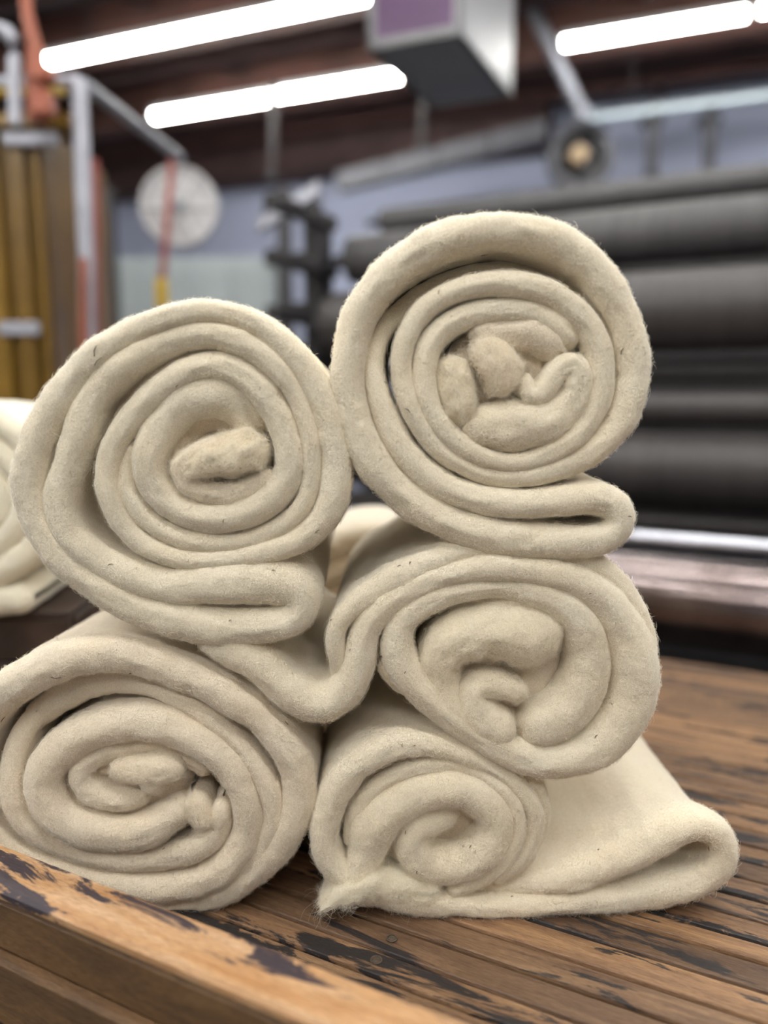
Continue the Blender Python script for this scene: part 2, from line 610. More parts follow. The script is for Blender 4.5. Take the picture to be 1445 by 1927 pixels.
r = empty('wall_cabinet', (at_y(365, 640, 6.2)[0], 6.2, FLOOR_Z))
tag(r, 'long grey green cabinet standing under the white disc', 'cabinet')
card_box('body', 205, 484, 528, 1100, 6.2, .5, M['panel'], r)
for k in range(4):
    card_box('door', 209 + k * 80, 492, 283 + k * 80, 900, 6.17, .03, M['panel'], r)
    card_box('handle', 272 + k * 80, 600, 277 + k * 80, 640, 6.14, .03, M['grey_steel'], r)
for x0, x1, lab in ((180, 206, 'dark steel column between the amber machine and the cabinet'), (519, 545, 'dark steel column left of the roller rack')):
    a, b = at_y(x0, 350, 5.6), at_y(x1, 350, 5.6)
    rt = empty('steel_column', ((a[0] + b[0]) / 2, 5.65, FLOOR_Z))
    tag(rt, lab, 'column')
    w = b[0] - a[0]
    ht = at_y(x0, 352, 5.6)[2] - FLOOR_Z
    for sy in (-1, 1):
        MB().box((0, sy * w * .45, ht / 2), (w, w * .12, ht)).build('flange', M['iron'], rt)
    MB().box((0, 0, ht / 2), (w * .14, w * .8, ht)).build('web', M['iron'], rt)
    MB().box((0, 0, .01), (w * 1.8, w * 1.8, .02)).build('base_plate', M['iron'], rt)
for x0, lab in ((1232, 'dark narrow pipe on the far wall nearer the fan'), (1340, 'dark narrow pipe on the far wall nearer the right edge')):
    top, bot = at_y(x0, 190, 6.4), at_y(x0, 420, 6.4)
    rt = empty('wall_pipe', (top[0], 6.4, bot[2]))
    tag(rt, lab, 'pipe')
    hh = top[2] - bot[2]
    MB().tube([(0, 0, 0), (0, 0, hh)], .05, 10).build('tube', M['duct'], rt)
    for q in (.15, .85):
        MB().box((0, .05, hh * q), (.16, .14, .05)).build('clamp', M['iron'], rt)
# duct under the roof edge
pa, pb = at_y(640, 345, 7.0), at_y(1030, 246, 6.5)
mid = (pa + pb) / 2
r = empty('air_duct', tuple(mid))
tag(r, 'grey rectangular air duct running along the far wall', 'duct')
dv = pb - pa
dl = np.linalg.norm(dv)
dv /= dl
perp = np.array([-dv[1], dv[0], 0]) / np.hypot(dv[0], dv[1])
for k in range(4):
    a0 = pa + dv * dl * k / 4 - mid
    a1 = pa + dv * dl * ((k + 1) / 4 - .01) - mid
    q = .075
    bt = [a0 - perp * q - (0, 0, q), a1 - perp * q - (0, 0, q), a1 + perp * q - (0, 0, q), a0 + perp * q - (0, 0, q)]
    MB().hexa(bt, [p + (0, 0, 2 * q) for p in bt]).build('duct_section', M['duct'], r)

# white disc (flanged reel) with red strap and yellow tag
dc = at_y(338, 390, 3.2)
r = empty('white_reel', tuple(dc))
tag(r, 'white round reel disc with dark hub hanging from a grey arm', 'reel')
dr = 70 / F * 3.2
vs, fs = annulus(dr * .9, dr, -.018, .018, 36)
mesh_obj('rim', vs, fs, M['reel'], r, True)
MB().tube([(0, -.006, 0), (0, .006, 0)], dr * .93, 36).build('disc', M['reel'], r)
MB().tube([(0, -.03, 0), (0, .09, 0)], dr * .14, 14).build('hub', M['grey_steel'], r)
for k in range(6):
    a = k * math.pi / 3
    MB().tube([(0, -.01, 0), (dr * .9 * math.cos(a), -.01, dr * .9 * math.sin(a))], .006, 6).build('spoke', M['lamp_housing'], r)
bk = at_y(338, 300, 3.2) - dc
MB().tube([(0, .06, 0), (0, .06, bk[2] + .02)], .012, 8).build('hanger', M['grey_steel'], r)

st0 = at_y(323, 300, 3.08)
st1 = at_y(305, 528, 3.08)
r = empty('pull_strap', tuple(st1))
tag(r, 'dull red hanging strap with a yellow tag in front of white disc', 'strap')
d = st0 - st1
w = .013
vs = [(-w, 0, 0), (w, 0, 0), (w, .006, 0), (-w, .006, 0)]
MB().hexa(vs, [np.array(v) + d for v in vs]).build('webbing', M['red'], r)
MB().box((-.004, .0, -.05), (.05, .014, .12), .005).build('tag', M['yellow'], r)

# ------------------------------------------------------------------ amber machine at the left
YM = 2.5
r = empty('amber_machine', (at_y(70, 700, YM)[0], YM, FLOOR_Z))
tag(r, 'tall machine with glossy amber panels and grey frame at the left', 'machine')
card_box('body', -260, 232, 158, 1500, YM + .03, .55, M['amber_dark'], r)
for k, (x0, x1, mt) in enumerate([(-250, -115, 'amber'), (-112, -64, 'amber_dark'), (-60, 36, 'amber'), (39, 54, 'amber_dark'), (57, 108, 'amber'), (111, 150, 'amber_dark')]):
    card_box('amber_panel', x0, 236, x1, 900, YM, .03, M[mt], r)
card_box('top_cover', -255, 212, 132, 236, YM - .02, .12, M['amber'], r)
card_box('glare_plate', -6, 605, 74, 630, YM - .012, .012, M['light_steel'], r, .003)  # lamp glare on the amber panel, built as a pale plate
card_box('glare_strip', 2, 246, 108, 274, YM - .02, .02, M['light_steel'], r, .006)  # upper patch of glare on the machine, built as a pale strip
rl = np.array(r.location)
MB().tube([at_y(149, 150, YM - .05) - rl, at_y(163, 500, YM - .05) - rl, at_y(168, 900, YM - .05) - rl], .024, 10).build('frame_post', M['light_steel'], r)
MB().tube([at_y(157, 486, YM - .09) - rl, at_y(158, 900, YM - .09) - rl], .012, 8).build('orange_rod', M['orange'], r)
MB().tube([at_y(175, 300, YM + .1) - rl, at_y(178, 900, YM + .1) - rl], .02, 8).build('back_post', M['red'], r)
MB().tube([at_y(-120, 158, YM - .05) - rl, at_y(150, 152, YM - .05) - rl], .017, 8).build('cross_bar', M['light_steel'], r)
MB().tube([at_y(-120, 178, YM) - rl, at_y(120, 172, YM) - rl], .012, 8).build('yellow_bar', M['yellow'], r)
MB().tube([at_y(158, 160, YM - .05) - rl, at_y(338, 296, 3.26) - rl], .02, 8).build('arm', M['grey_steel'], r)
pp = [at_y(x, y, YM - .12) - rl for x, y in ((-40, 58), (-5, 54), (14, 60), (24, 76), (27, 110), (30, 235))]
MB().tube(pp, .02, 8).build('bent_pipe', M['light_steel'], r)
pp = [at_y(x, y, YM - .1) - rl for x, y in ((45, -40), (52, 30), (66, 90), (70, 150), (72, 230))]
MB().tube(pp, [.018, .018, .024, .034, .03], 8).build('orange_hose', M['orange'], r)
card_box('hose_coupling', 48, 118, 96, 150, YM - .14, .05, M['orange'], r, .01)
card_box('hose_coupling', 52, 168, 96, 216, YM - .14, .05, M['orange'], r, .01)

# ------------------------------------------------------------------ rack of dark rollers at the right
def line_s(px, py, n_off):
    P = at_plane(px, py, N, n_off)
    return P @ U, P


def roller(name, px, ytop, ybot, n_off, left_px, mat, label, cat, s_right=-2.6, shaft=True, smooth_ends=True):
    _, Pt = line_s(px, ytop, n_off)
    _, Pb = line_s(px, ybot, n_off)
    zc, rad = (Pt[2] + Pb[2]) / 2, (Pt[2] - Pb[2]) / 2 * .97
    sl = at_plane(left_px, (ytop + ybot) / 2, N, n_off) @ U
    L = sl - s_right
    c = N * n_off + U * (sl + s_right) / 2
    rt = empty(name, (c[0], c[1], zc), RZ_U)
    tag(rt, label, cat, 'dark rollers of the machine rack')
    # body with rounded ends and faint unevenness
    xs = [-L / 2, -L / 2 + .004, -L / 2 + .012] + list(np.linspace(-L / 2 + .1, L / 2 - .1, 14)) + [L / 2 - .012, L / 2 - .004, L / 2]
    rs = [rad * .9, rad * .97, rad] + [rad * (1 + .006 * math.sin(i * 2.1)) for i in range(14)] + [rad, rad * .97, rad * .9]
    MB().tube([(x, 0, 0) for x in xs], rs, 36).build('roller_body', M[mat], rt, True)
    for sx in (-1, 1):
        MB().tube([(sx * L / 2, 0, 0), (sx * (L / 2 + .07), 0, 0)], max(rad * .28, .012), 12).build('shaft', M['iron'], rt)
        MB().tube([(sx * (L / 2 - .001), 0, 0), (sx * (L / 2 + .012), 0, 0)], rad * .6, 20).build('end_cap', M['iron'], rt)
    return rt


roller('cloth_roller', 1400, 311, 372, 3.0, 720, 'roll_a', 'topmost dark grey roller of the rack under the far wall', 'roller')
roller('cloth_roller', 1400, 366, 484, 2.62, 662, 'roll_a', 'second dark grey roller from the top of the rack', 'roller')
roller('cloth_roller', 1400, 497, 660, 2.42, 628, 'roll_b', 'thick dark brown roller right of the topmost felt roll', 'roller')
roller('guide_bar', 1400, 674, 718, 2.5, 640, 'roll_a', 'thin dark bar between two dark rollers level with the top felt roll', 'roller')
roller('cloth_roller', 1400, 731, 804, 2.42, 640, 'roll_b', 'slim dark brown roller just below the thin dark bar', 'roller')
roller('cloth_roller', 1400, 814, 955, 2.32, 640, 'roll_b', 'lowest thick dark brown roller above the steel tube', 'roller')
roller('guide_bar', 1400, 968, 1012, 2.36, 640, 'roll_b', 'dark bar just above the bright steel tube', 'roller')
roller('steel_tube', 1300, 1004, 1034, 2.0, 700, 'tube_steel', 'bright polished steel tube behind the felt roll stack', 'tube')
roller('steel_roller', 1320, 1046, 1224, 1.86, 700, 'roll_steel', 'big shiny brownish steel roller at the far edge of table', 'roller')

# rack frame: side uprights with pegs and an added dark sheet behind
c0 = N * 2.6
sl = at_plane(600, 600, N, 2.6) @ U
c = c0 + U * sl
r = empty('roller_rack', (c[0], c[1], FLOOR_Z), RZ_U)
tag(r, 'dark iron rack frame with pegs holding the dark rollers', 'rack')
hz = at_plane(640, 395, N, 2.6)[2] - FLOOR_Z
MB().box((0, 0, hz / 2), (.07, .10, hz), .006).build('upright', M['iron'], r)
MB().box((-.02, .5, hz / 2), (.07, .10, hz), .006).build('upright', M['iron'], r)
MB().box((3.4, .1, hz / 2), (.08, .7, hz), .006).build('upright', M['iron'], r)
for k, py in enumerate((392, 485, 580, 660)):
    z = at_plane(600, py, N, 2.6)[2] - FLOOR_Z
    MB().box((-.10, -.02, z), (.24, .05, .04), .006).build('peg', M['iron'], r)
    MB().box((.03, -.15, z - .05), (.05, .42, .05), .006).build('bracket', M['iron'], r)
z0 = at_plane(680, 392, N, 2.6)[2] - FLOOR_Z
pl = [(-.14, -.2, z0 - .09), (.12, -.2, z0 + .01), (.12, -.2, z0 + .06), (-.14, -.2, z0 - .05)]
MB().hexa(pl, [np.array(q) + (0, .03, 0) for q in pl]).build('pale_plate', M['light_steel'], r)
MB().box((1.7, .62, hz / 2), (3.3, .03, hz - .04)).build('gap_dark_sheet', M['iron'], r)  # added to keep the gaps between the rollers as dark as shade
for py, nn in ((1010, 1.95),):
    MB().box((1.6, -.72, .72), (3.4, .06, .10), .005).build('lower_beam', M['iron'], r)

# ------------------------------------------------------------------ slatted table
TW = RZ_U
table = empty('slatted_table', (0, 0, FLOOR_Z), RZ_U)
tag(table, 'worn wooden slatted work table carrying the stacked felt rolls', 'table')
TZ = -FLOOR_Z                          # table top in the table's own height
# table frame: local x = -U direction, local y = -N?  (rotation by RZ_U)
Rt = Matrix.Rotation(RZ_U, 3, 'Z')
ex = np.array(Rt @ Vector((1, 0, 0)))
ey = np.array(Rt @ Vector((0, 1, 0)))
SGN = 1.0 if ey @ N > 0 else -1.0      # local y = SGN * n
edges = [.484, .520, .556, .592, .6265, .663, .700, .739, .782, .810, .847]
while edges[-1] < 1.64:
    k = len(edges)
    edges.append(edges[-1] + (.0375, .036, .040, .037)[k % 4])
XL, XR = -1.5, 1.15                    # along local x (x grows toward the right of the picture)
slat_mesh = None
gaps = {}
for i in range(len(edges) - 1):
    n0, n1 = edges[i], edges[i + 1]
    g = .0055 if i % 2 else .0028
    w = n1 - n0 - g
    y = SGN * (n0 + n1) / 2
    if slat_mesh is None:
        m = MB().box((0, 0, 0), (XR - XL, 1.0, .02))
        # unit-width slat with rounded long edges
        prof = [(-.5, -.028), (.5, -.028), (.5, -.0035), (.475, -.0010), (.44, 0), (-.44, 0), (-.475, -.0010), (-.5, -.0035)]
        vs, fs = [], []
        for x in ((XL - XR) / 2, (XR - XL) / 2):
            vs += [(x, a, b) for a, b in prof]
        for q in range(8):
            p = (q + 1) % 8
            fs.append((q, p, 8 + p, 8 + q))
        fs += [tuple(range(7, -1, -1)), tuple(range(8, 16))]
        so = mesh_obj('slat', vs, fs, M['slat'], table)
        slat_mesh = so.data
    else:
        so = bpy.data.objects.new('slat', slat_mesh)
        COL.objects.link(so)
        so.parent = table
    so.location = ((XL + XR) / 2, y, TZ - .0008 * (i % 3 == 1))
    so.scale = (1, w, 1)
    gaps[i] = so


def to_table(P):
    P = np.array(P) - np.array([0, 0, FLOOR_Z])
    return np.array([P @ ex, P @ ey, P[2]])


# countersunk screws
for px, py in ((708, 1807), (737, 1766)):
    q = to_table(at_z(px, py, 0.0))
    s = empty('screw', (q[0], q[1], TZ), 0, table)
    vs, fs = annulus(.0042, .0062, 0, 1, 18)
    vs = [(v[0], v[2], .0003 + .0004 * v[1]) for v in vs]
    mesh_obj('countersink', vs, fs, M['screw'], s)
    MB().tube([(0, 0, -.001), (0, 0, .0006)], .0038, 14).build('screw_head', M['screw'], s)
# cross bearers and legs under the slats, far edge strip
for x in (-1.2, -.4, .4, 1.0):
    MB().box((x, SGN * 1.06, TZ - .055), (.06, 1.16, .05), .004).build('bearer', M['apron'], table)
for x in (-1.3, 1.0):
    for nn in (.52, 1.58):
        MB().box((x, SGN * nn, (TZ - .07) / 2), (.07, .07, TZ - .07), .004).build('leg', M['apron'], table)
# edge rail: wooden bar along the near edge
RAIL_Z, RN0, RN1, RH = .10, .426, .478, .052
xm, lx = (XL + XR) / 2, XR - XL
rail_c = (xm, SGN * (RN0 + RN1) / 2)
w = RN1 - RN0
# worn top strip and the side below it are one bar with two timbers
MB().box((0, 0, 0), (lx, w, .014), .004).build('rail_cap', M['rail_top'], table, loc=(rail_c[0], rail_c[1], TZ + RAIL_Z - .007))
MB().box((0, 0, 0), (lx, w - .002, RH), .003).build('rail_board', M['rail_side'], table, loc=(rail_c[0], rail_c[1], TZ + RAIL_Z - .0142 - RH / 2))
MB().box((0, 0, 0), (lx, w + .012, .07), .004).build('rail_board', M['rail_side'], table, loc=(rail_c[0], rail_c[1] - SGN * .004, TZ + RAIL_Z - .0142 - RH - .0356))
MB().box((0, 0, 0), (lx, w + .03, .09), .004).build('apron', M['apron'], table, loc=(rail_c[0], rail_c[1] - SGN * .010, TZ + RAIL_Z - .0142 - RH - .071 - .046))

# ------------------------------------------------------------------ felt rolls
ALPHA = math.radians(0.0)
AX = np.array([math.sin(ALPHA), math.cos(ALPHA), 0.0])     # roll axis, away from the camera
TX = np.array([math.cos(ALPHA), -math.sin(ALPHA), 0.0])    # to the right across the roll face
D0 = 0.745


def vnoise(P, seed):
    """vectorised smooth value noise, -1..1"""
    P = np.asarray(P, float) + seed * 17.31
    i = np.floor(P).astype(np.int64)
    f = P - i
    f = f * f * (3 - 2 * f)

    def h(a):
        n = (a[..., 0] * 73856093) ^ (a[..., 1] * 19349663) ^ (a[..., 2] * 83492791) ^ (seed * 2654435761)
        n = (n ^ (n >> 13)) * 1274126177
        n = n ^ (n >> 16)
        return (n & 0xFFFF) / 32767.5 - 1.0
    out = 0
    for dx in (0, 1):
        for dy in (0, 1):
            for dz in (0, 1):
                wgt = (f[..., 0] if dx else 1 - f[..., 0]) * (f[..., 1] if dy else 1 - f[..., 1]) * (f[..., 2] if dz else 1 - f[..., 2])
                out = out + wgt * h(i + np.array([dx, dy, dz]))
    return out


def catmull(P, step):
    """resample an open polyline of (a, z, h, d) rows with a centripetal-ish Catmull-Rom"""
    P = np.asarray(P, float)
    Q = np.vstack([2 * P[0] - P[1], P, 2 * P[-1] - P[-2]])
    out = []
    for i in range(1, len(Q) - 2):
        p0, p1, p2, p3 = Q[i - 1], Q[i], Q[i + 1], Q[i + 2]
        n = max(2, int(np.linalg.norm(p2[:2] - p1[:2]) / step))
        for k in range(n):
            t = k / n
            out.append(.5 * (2 * p1 + (p2 - p0) * t + (2 * p0 - 5 * p1 + 4 * p2 - p3) * t * t + (3 * p1 - p0 - 3 * p2 + p3) * t ** 3))
    out.append(P[-1])
    out = np.array(out)
    # smooth lightly
    for _ in range(9):
        out[1:-1] = .25 * out[:-2] + .5 * out[1:-1] + .25 * out[2:]
    return out


PHI = np.linspace(-math.pi / 2, math.pi / 2, 13)


def ribbon(path, L, seed, rough=1.0, lump=0.0):
    """thick soft sheet that follows path (a, z, half thickness, depth offset); its front edge is rounded"""
    R = catmull(path, .0045)
    n = len(R)
    xy = R[:, :2]
    tan = np.gradient(xy, axis=0)
    tan /= np.linalg.norm(tan, axis=1)[:, None] + 1e-9
    nor = np.stack([-tan[:, 1], tan[:, 0]], 1)
    s = np.concatenate([[0], np.cumsum(np.linalg.norm(np.diff(xy, axis=0), axis=1))])
    h = R[:, 2].copy()
    h *= 1 + .07 * vnoise(np.stack([s * 30, s * 0, s * 0], 1), seed)
    d = R[:, 3] + .0025 * rough * vnoise(np.stack([s * 25, s * 0 + 3, s * 0], 1), seed + 1)
    # rounded ends
    e = np.minimum(s, s[-1] - s)
    k = np.clip(e / (h * .9), 0.02, 1)
    hh = h * np.sqrt(1 - (1 - k) ** 2)
    side = np.array([.004, .010, .018, .030, .045, .065, .09, .12, .16, .21, .27, 1e9])
    side = np.append(side[side < L - .03], L)
    offs, deps = [], []
    for y in side[::-1]:
        offs.append(-np.ones(n))
        deps.append(np.full(n, y))
    for p in PHI:
        offs.append(np.full(n, math.sin(p)))
        deps.append(None if False else -np.cos(p) * np.ones(n))
    for y in side:
        offs.append(np.ones(n))
        deps.append(np.full(n, y))
    offs = np.array(offs).T
    deps = np.array(deps).T
    m = offs.shape[1]
    ns = len(side)
    a = xy[:, None, 0] + nor[:, None, 0] * hh[:, None] * offs
    z = xy[:, None, 1] + nor[:, None, 1] * hh[:, None] * offs
    # lip: dep<0 entries run from 0 to -h (front); shift so the front is at d
    lipmask = np.zeros(m, bool)
    lipmask[ns:ns + len(PHI)] = True
    dep = np.where(lipmask[None, :], d[:, None] + h[:, None] + deps * hh[:, None], d[:, None] * np.exp(-np.maximum(deps, 0) / .05) + h[:, None] + deps)
    dep[:, 0] = L
    dep[:, -1] = L
    P = np.stack([a, dep, z], 2)
    # soft unevenness
    tv = np.gradient(P, axis=0)
    uv = np.gradient(P, axis=1)
    nn = np.cross(uv, tv)
    nn /= np.linalg.norm(nn, axis=2)[..., None] + 1e-9
    cen = np.stack([np.broadcast_to(xy[:, None, 0], a.shape), dep, np.broadcast_to(xy[:, None, 1], a.shape)], 2)
    flip = np.sign(np.sum(nn * (P - cen), axis=2))
    flip[flip == 0] = 1
    nn *= flip[..., None]
    amp = np.minimum(h[:, None] * .09, .0018) * rough
    disp = amp * (vnoise(P * 38, seed + 2) + .65 * vnoise(P * 95, seed + 3) + .4 * vnoise(P * 230, seed + 4))
    if lump:
        disp = disp + lump * (vnoise(P * 70, seed + 7) + .6 * vnoise(P * 150, seed + 8))
    P = P + nn * disp[..., None]
    V = P.reshape(-1, 3)
    idx = np.arange(n * m).reshape(n, m)
    q = np.stack([idx[:-1, :-1], idx[1:, :-1], idx[1:, 1:], idx[:-1, 1:]], 2).reshape(-1, 4)
    back = np.stack([idx[:-1, -1], idx[1:, -1], idx[1:, 0], idx[:-1, 0]], 1)
    return V, np.vstack([q, back])


def build_mesh(name, V, Fq, mat, parent):
    me = bpy.data.meshes.new(name)
    me.vertices.add(len(V))
    me.vertices.foreach_set('co', V.astype(np.float32).ravel())
    me.loops.add(len(Fq) * 4)
    me.loops.foreach_set('vertex_index', Fq.astype(np.int32).ravel())
    me.polygons.add(len(Fq))
    me.polygons.foreach_set('loop_start', np.arange(0, len(Fq) * 4, 4, dtype=np.int32))
    me.update(calc_edges=True)
    me.validate()
    me.polygons.foreach_set('use_smooth', np.ones(len(me.polygons), bool))
    me.materials.append(mat)
    o = bpy.data.objects.new(name, me)
    COL.objects.link(o)
    o.parent = parent
    return o


def fuzz(name, V, Fq, count, parent, lmin=.0025, lmax=.0065, front=.10, seed=1, rad=.00009, lift=1.0, long_share=.04):
    """loose wool fibres standing off a felt surface"""
    rg = np.random.default_rng(seed)
    A, B, C, Dd = (V[Fq[:, k]] for k in range(4))
    nrm = np.cross(C - A, Dd - B)
    area = np.linalg.norm(nrm, axis=1) / 2
    nrm /= (np.linalg.norm(nrm, axis=1)[:, None] + 1e-12)
    y = (A[:, 1] + C[:, 1]) / 2
    wgt = area * np.where(y < front * .25, 1.0, np.where(y < front * .6, .22, np.where(y < front * 2.5, .05, 0)))
    wgt /= wgt.sum()
    f = rg.choice(len(Fq), size=count, p=wgt)
    u, v = rg.random(count)[:, None], rg.random(count)[:, None]
    P = (A[f] * (1 - u) + B[f] * u) * (1 - v) + (Dd[f] * (1 - u) + C[f] * u) * v
    nn = nrm[f]
    t = rg.normal(size=(count, 3))
    t -= nn * np.sum(t * nn, axis=1)[:, None]
    t /= np.linalg.norm(t, axis=1)[:, None] + 1e-9
    b = np.cross(nn, t)
    ln = rg.uniform(lmin, lmax, count)
    lg = rg.random(count) < long_share
    ln[lg] *= rg.uniform(1.5, 2.4, lg.sum())
    ln = ln[:, None]
    cu = rg.normal(size=(count, 1)) * .45
    lf = rg.uniform(.15, .75, (count, 1)) * lift
    pts = np.stack([P - nn * .0006, P + nn * ln * .32 * lf + t * ln * .28, P + nn * ln * .52 * lf + t * ln * .6 + b * ln * cu * .4,
                    P + nn * ln * .5 * lf + t * ln * .8 + b * ln * cu], 1)
    hc = bpy.data.hair_curves.new(name)
    hc.add_curves([4] * count)
    hc.position_data.foreach_set('vector', pts.astype(np.float32).ravel())
    ra = hc.attributes.get('radius') or hc.attributes.new('radius', 'FLOAT', 'POINT')
    ra.data.foreach_set('value', np.tile(np.array([1, .9, .7, .35], np.float32) * rad, count))
    hc.materials.append(M['fuzz'])
    o = bpy.data.objects.new(name, hc)
    COL.objects.link(o)
    o.parent = parent
    tag(o, kind='stuff')
    return o


def crop_path(pts, crop, d0, h0=60.0):
    """rows (x, y, half thickness, depth mm) in a magnified reading of the photograph -> metres in the roll's face plane"""
    ox, oy, sc = crop
    out = []
    h, d = h0, 0.0
    for p in pts:
        if len(p) > 2 and p[2] is not None:
            h = p[2]
        if len(p) > 3:
            d = p[3]
        W = at_plane(ox + p[0] / sc, oy + p[1] / sc, AX, d0 + .010)
        depth = W @ np.array([0, CP, -SP]) + CAM_H * SP
        out.append((W @ TX, W[2], 1.05 * h / sc / F * depth, d * .001))
    return out


all_felt = []


def felt_roll(label, strips, crop, mat='felt', L=.36, d0=D0, seed=1, fibres=55000, name='felt_roll', flecks=(), taper=.07, bottom=False, group='cream felt rolls in the stack', tufts=()):
    paths = [(crop_path(s['p'], crop, d0, s.get('h', 60)), s) for s in strips]
    az = np.array([q[:2] for p, _ in paths for q in p])
    ca, zmin = (az[:, 0].min() + az[:, 0].max()) / 2, None
    Vs, built = [], []
    for k, (p, s) in enumerate(paths):
        V, Fq = ribbon([(a - ca, z, h, d) for a, z, h, d in p], s.get('L', L), seed * 20 + k * 5, s.get('rough', 1.0), .0036 if s.get('n') == 'frayed_end' else (.0014 if s.get('n') == 'inner_end' else 0))
        if s.get('fn'):
            V = s['fn'](V)
        if s.get('flare'):
            # the front edge of the fold stands open, the sheet behind it lies flatter
            am = V[:, 0].max()
            t = np.clip((V[:, 0] - (am - .13)) / .10, 0, 1)
            q = np.clip((V[:, 1] - .02) / .075, 0, 1)
            q = q * q * (3 - 2 * q) * t * t * (3 - 2 * t)
            V[:, 0] -= .012 * q
            V[:, 2] *= 1 - .12 * q
        if s.get('taper', taper):
            kk = 1 - s.get('taper', taper) * np.clip(V[:, 1] / L, 0, 1)
            zc = az[:, 1].min() if bottom else (az[:, 1].min() + az[:, 1].max()) / 2
            V[:, 0] *= kk
            V[:, 2] = zc + (V[:, 2] - zc) * kk
        V[:, 2] = np.where(V[:, 2] < .0015, .0015 + (V[:, 2] - .0015) * .04, V[:, 2])
        built.append((s, V, Fq))
    zmin = min(V[:, 2].min() for _, V, _ in built)
    O = AX * d0 + TX * ca
    root = empty(name, (O[0], O[1], zmin), -ALPHA)
    tag(root, label, 'felt roll', group)
    allV, allF, base_i = [], [], 0
    for s, V, Fq in built:
        V = V - np.array([0, 0, zmin])
        build_mesh(s.get('n', 'felt_sheet'), V, Fq, M[s.get('m', mat)], root)
        allV.append(V)
        allF.append(Fq + base_i)
        base_i += len(V)
        if s.get('fray'):
            n_, l_ = s['fray']
            fuzz('frayed_wool', V, Fq, n_, root, l_ * .5, l_, .05, seed + 90, .00006, 1.3, .1)
    V = np.vstack(allV)
    Fq = np.vstack(allF)
    fuzz('wool_fuzz', V, Fq, fibres, root, seed=seed)
    all_felt.append((root, V, Fq))
    # bits of straw caught in the wool
    bvh = BVHTree.FromPolygons([tuple(q) for q in V], [tuple(q) for q in Fq.tolist()])
    inv = (Matrix.Translation(Vector(root.location)) @ Matrix.Rotation(-ALPHA, 4, 'Z')).inverted()
    oc = inv @ Vector((0, 0, CAM_H))
    for (px, py, ang, ln) in flecks:
        dr = Vector(ray(px, py))
        dr = (inv.to_3x3() @ dr).normalized()
        hit, nrm, _, _ = bvh.ray_cast(oc, dr)
        if hit is None or hit.z < 0:
            continue
        ll = ln / F * hit.length if False else ln / F * D0
        t = Vector((math.cos(ang), 0, math.sin(ang)))
        t = (t - nrm * t.dot(nrm)).normalized()
        if nrm.dot(dr) > 0:
            nrm = -nrm
        q = hit + nrm * .0012
        bb = nrm.cross(t) * ll * .12
        MB().tube([q - t * ll / 2, q + bb, q + t * ll / 2], [.0003, .00042, .0002], 5).build('straw_fleck', M['straw'], root)
    return root


C1 = (600, 380, 2.223)
C2 = (0, 540, 2.125)
C3 = (430, 1000, 1.7)
C4 = (0, 1130, 2.331)
C5 = (550, 1280, 1.6145)

def spiral(cx, cy, r0, r1, turns, start=0.0, h=32, d=0, squash=1.0):
    out = []
    n = int(turns * 14)
    for k in range(n + 1):
        q = k / n
        a = start + turns * 2 * math.pi * q
        rr = r0 + (r1 - r0) * q
        rr *= 1 + .035 * math.sin(3 * a + r0)
        out.append((cx + rr * math.cos(a), cy + squash * rr * math.sin(a), h, d))
    return out



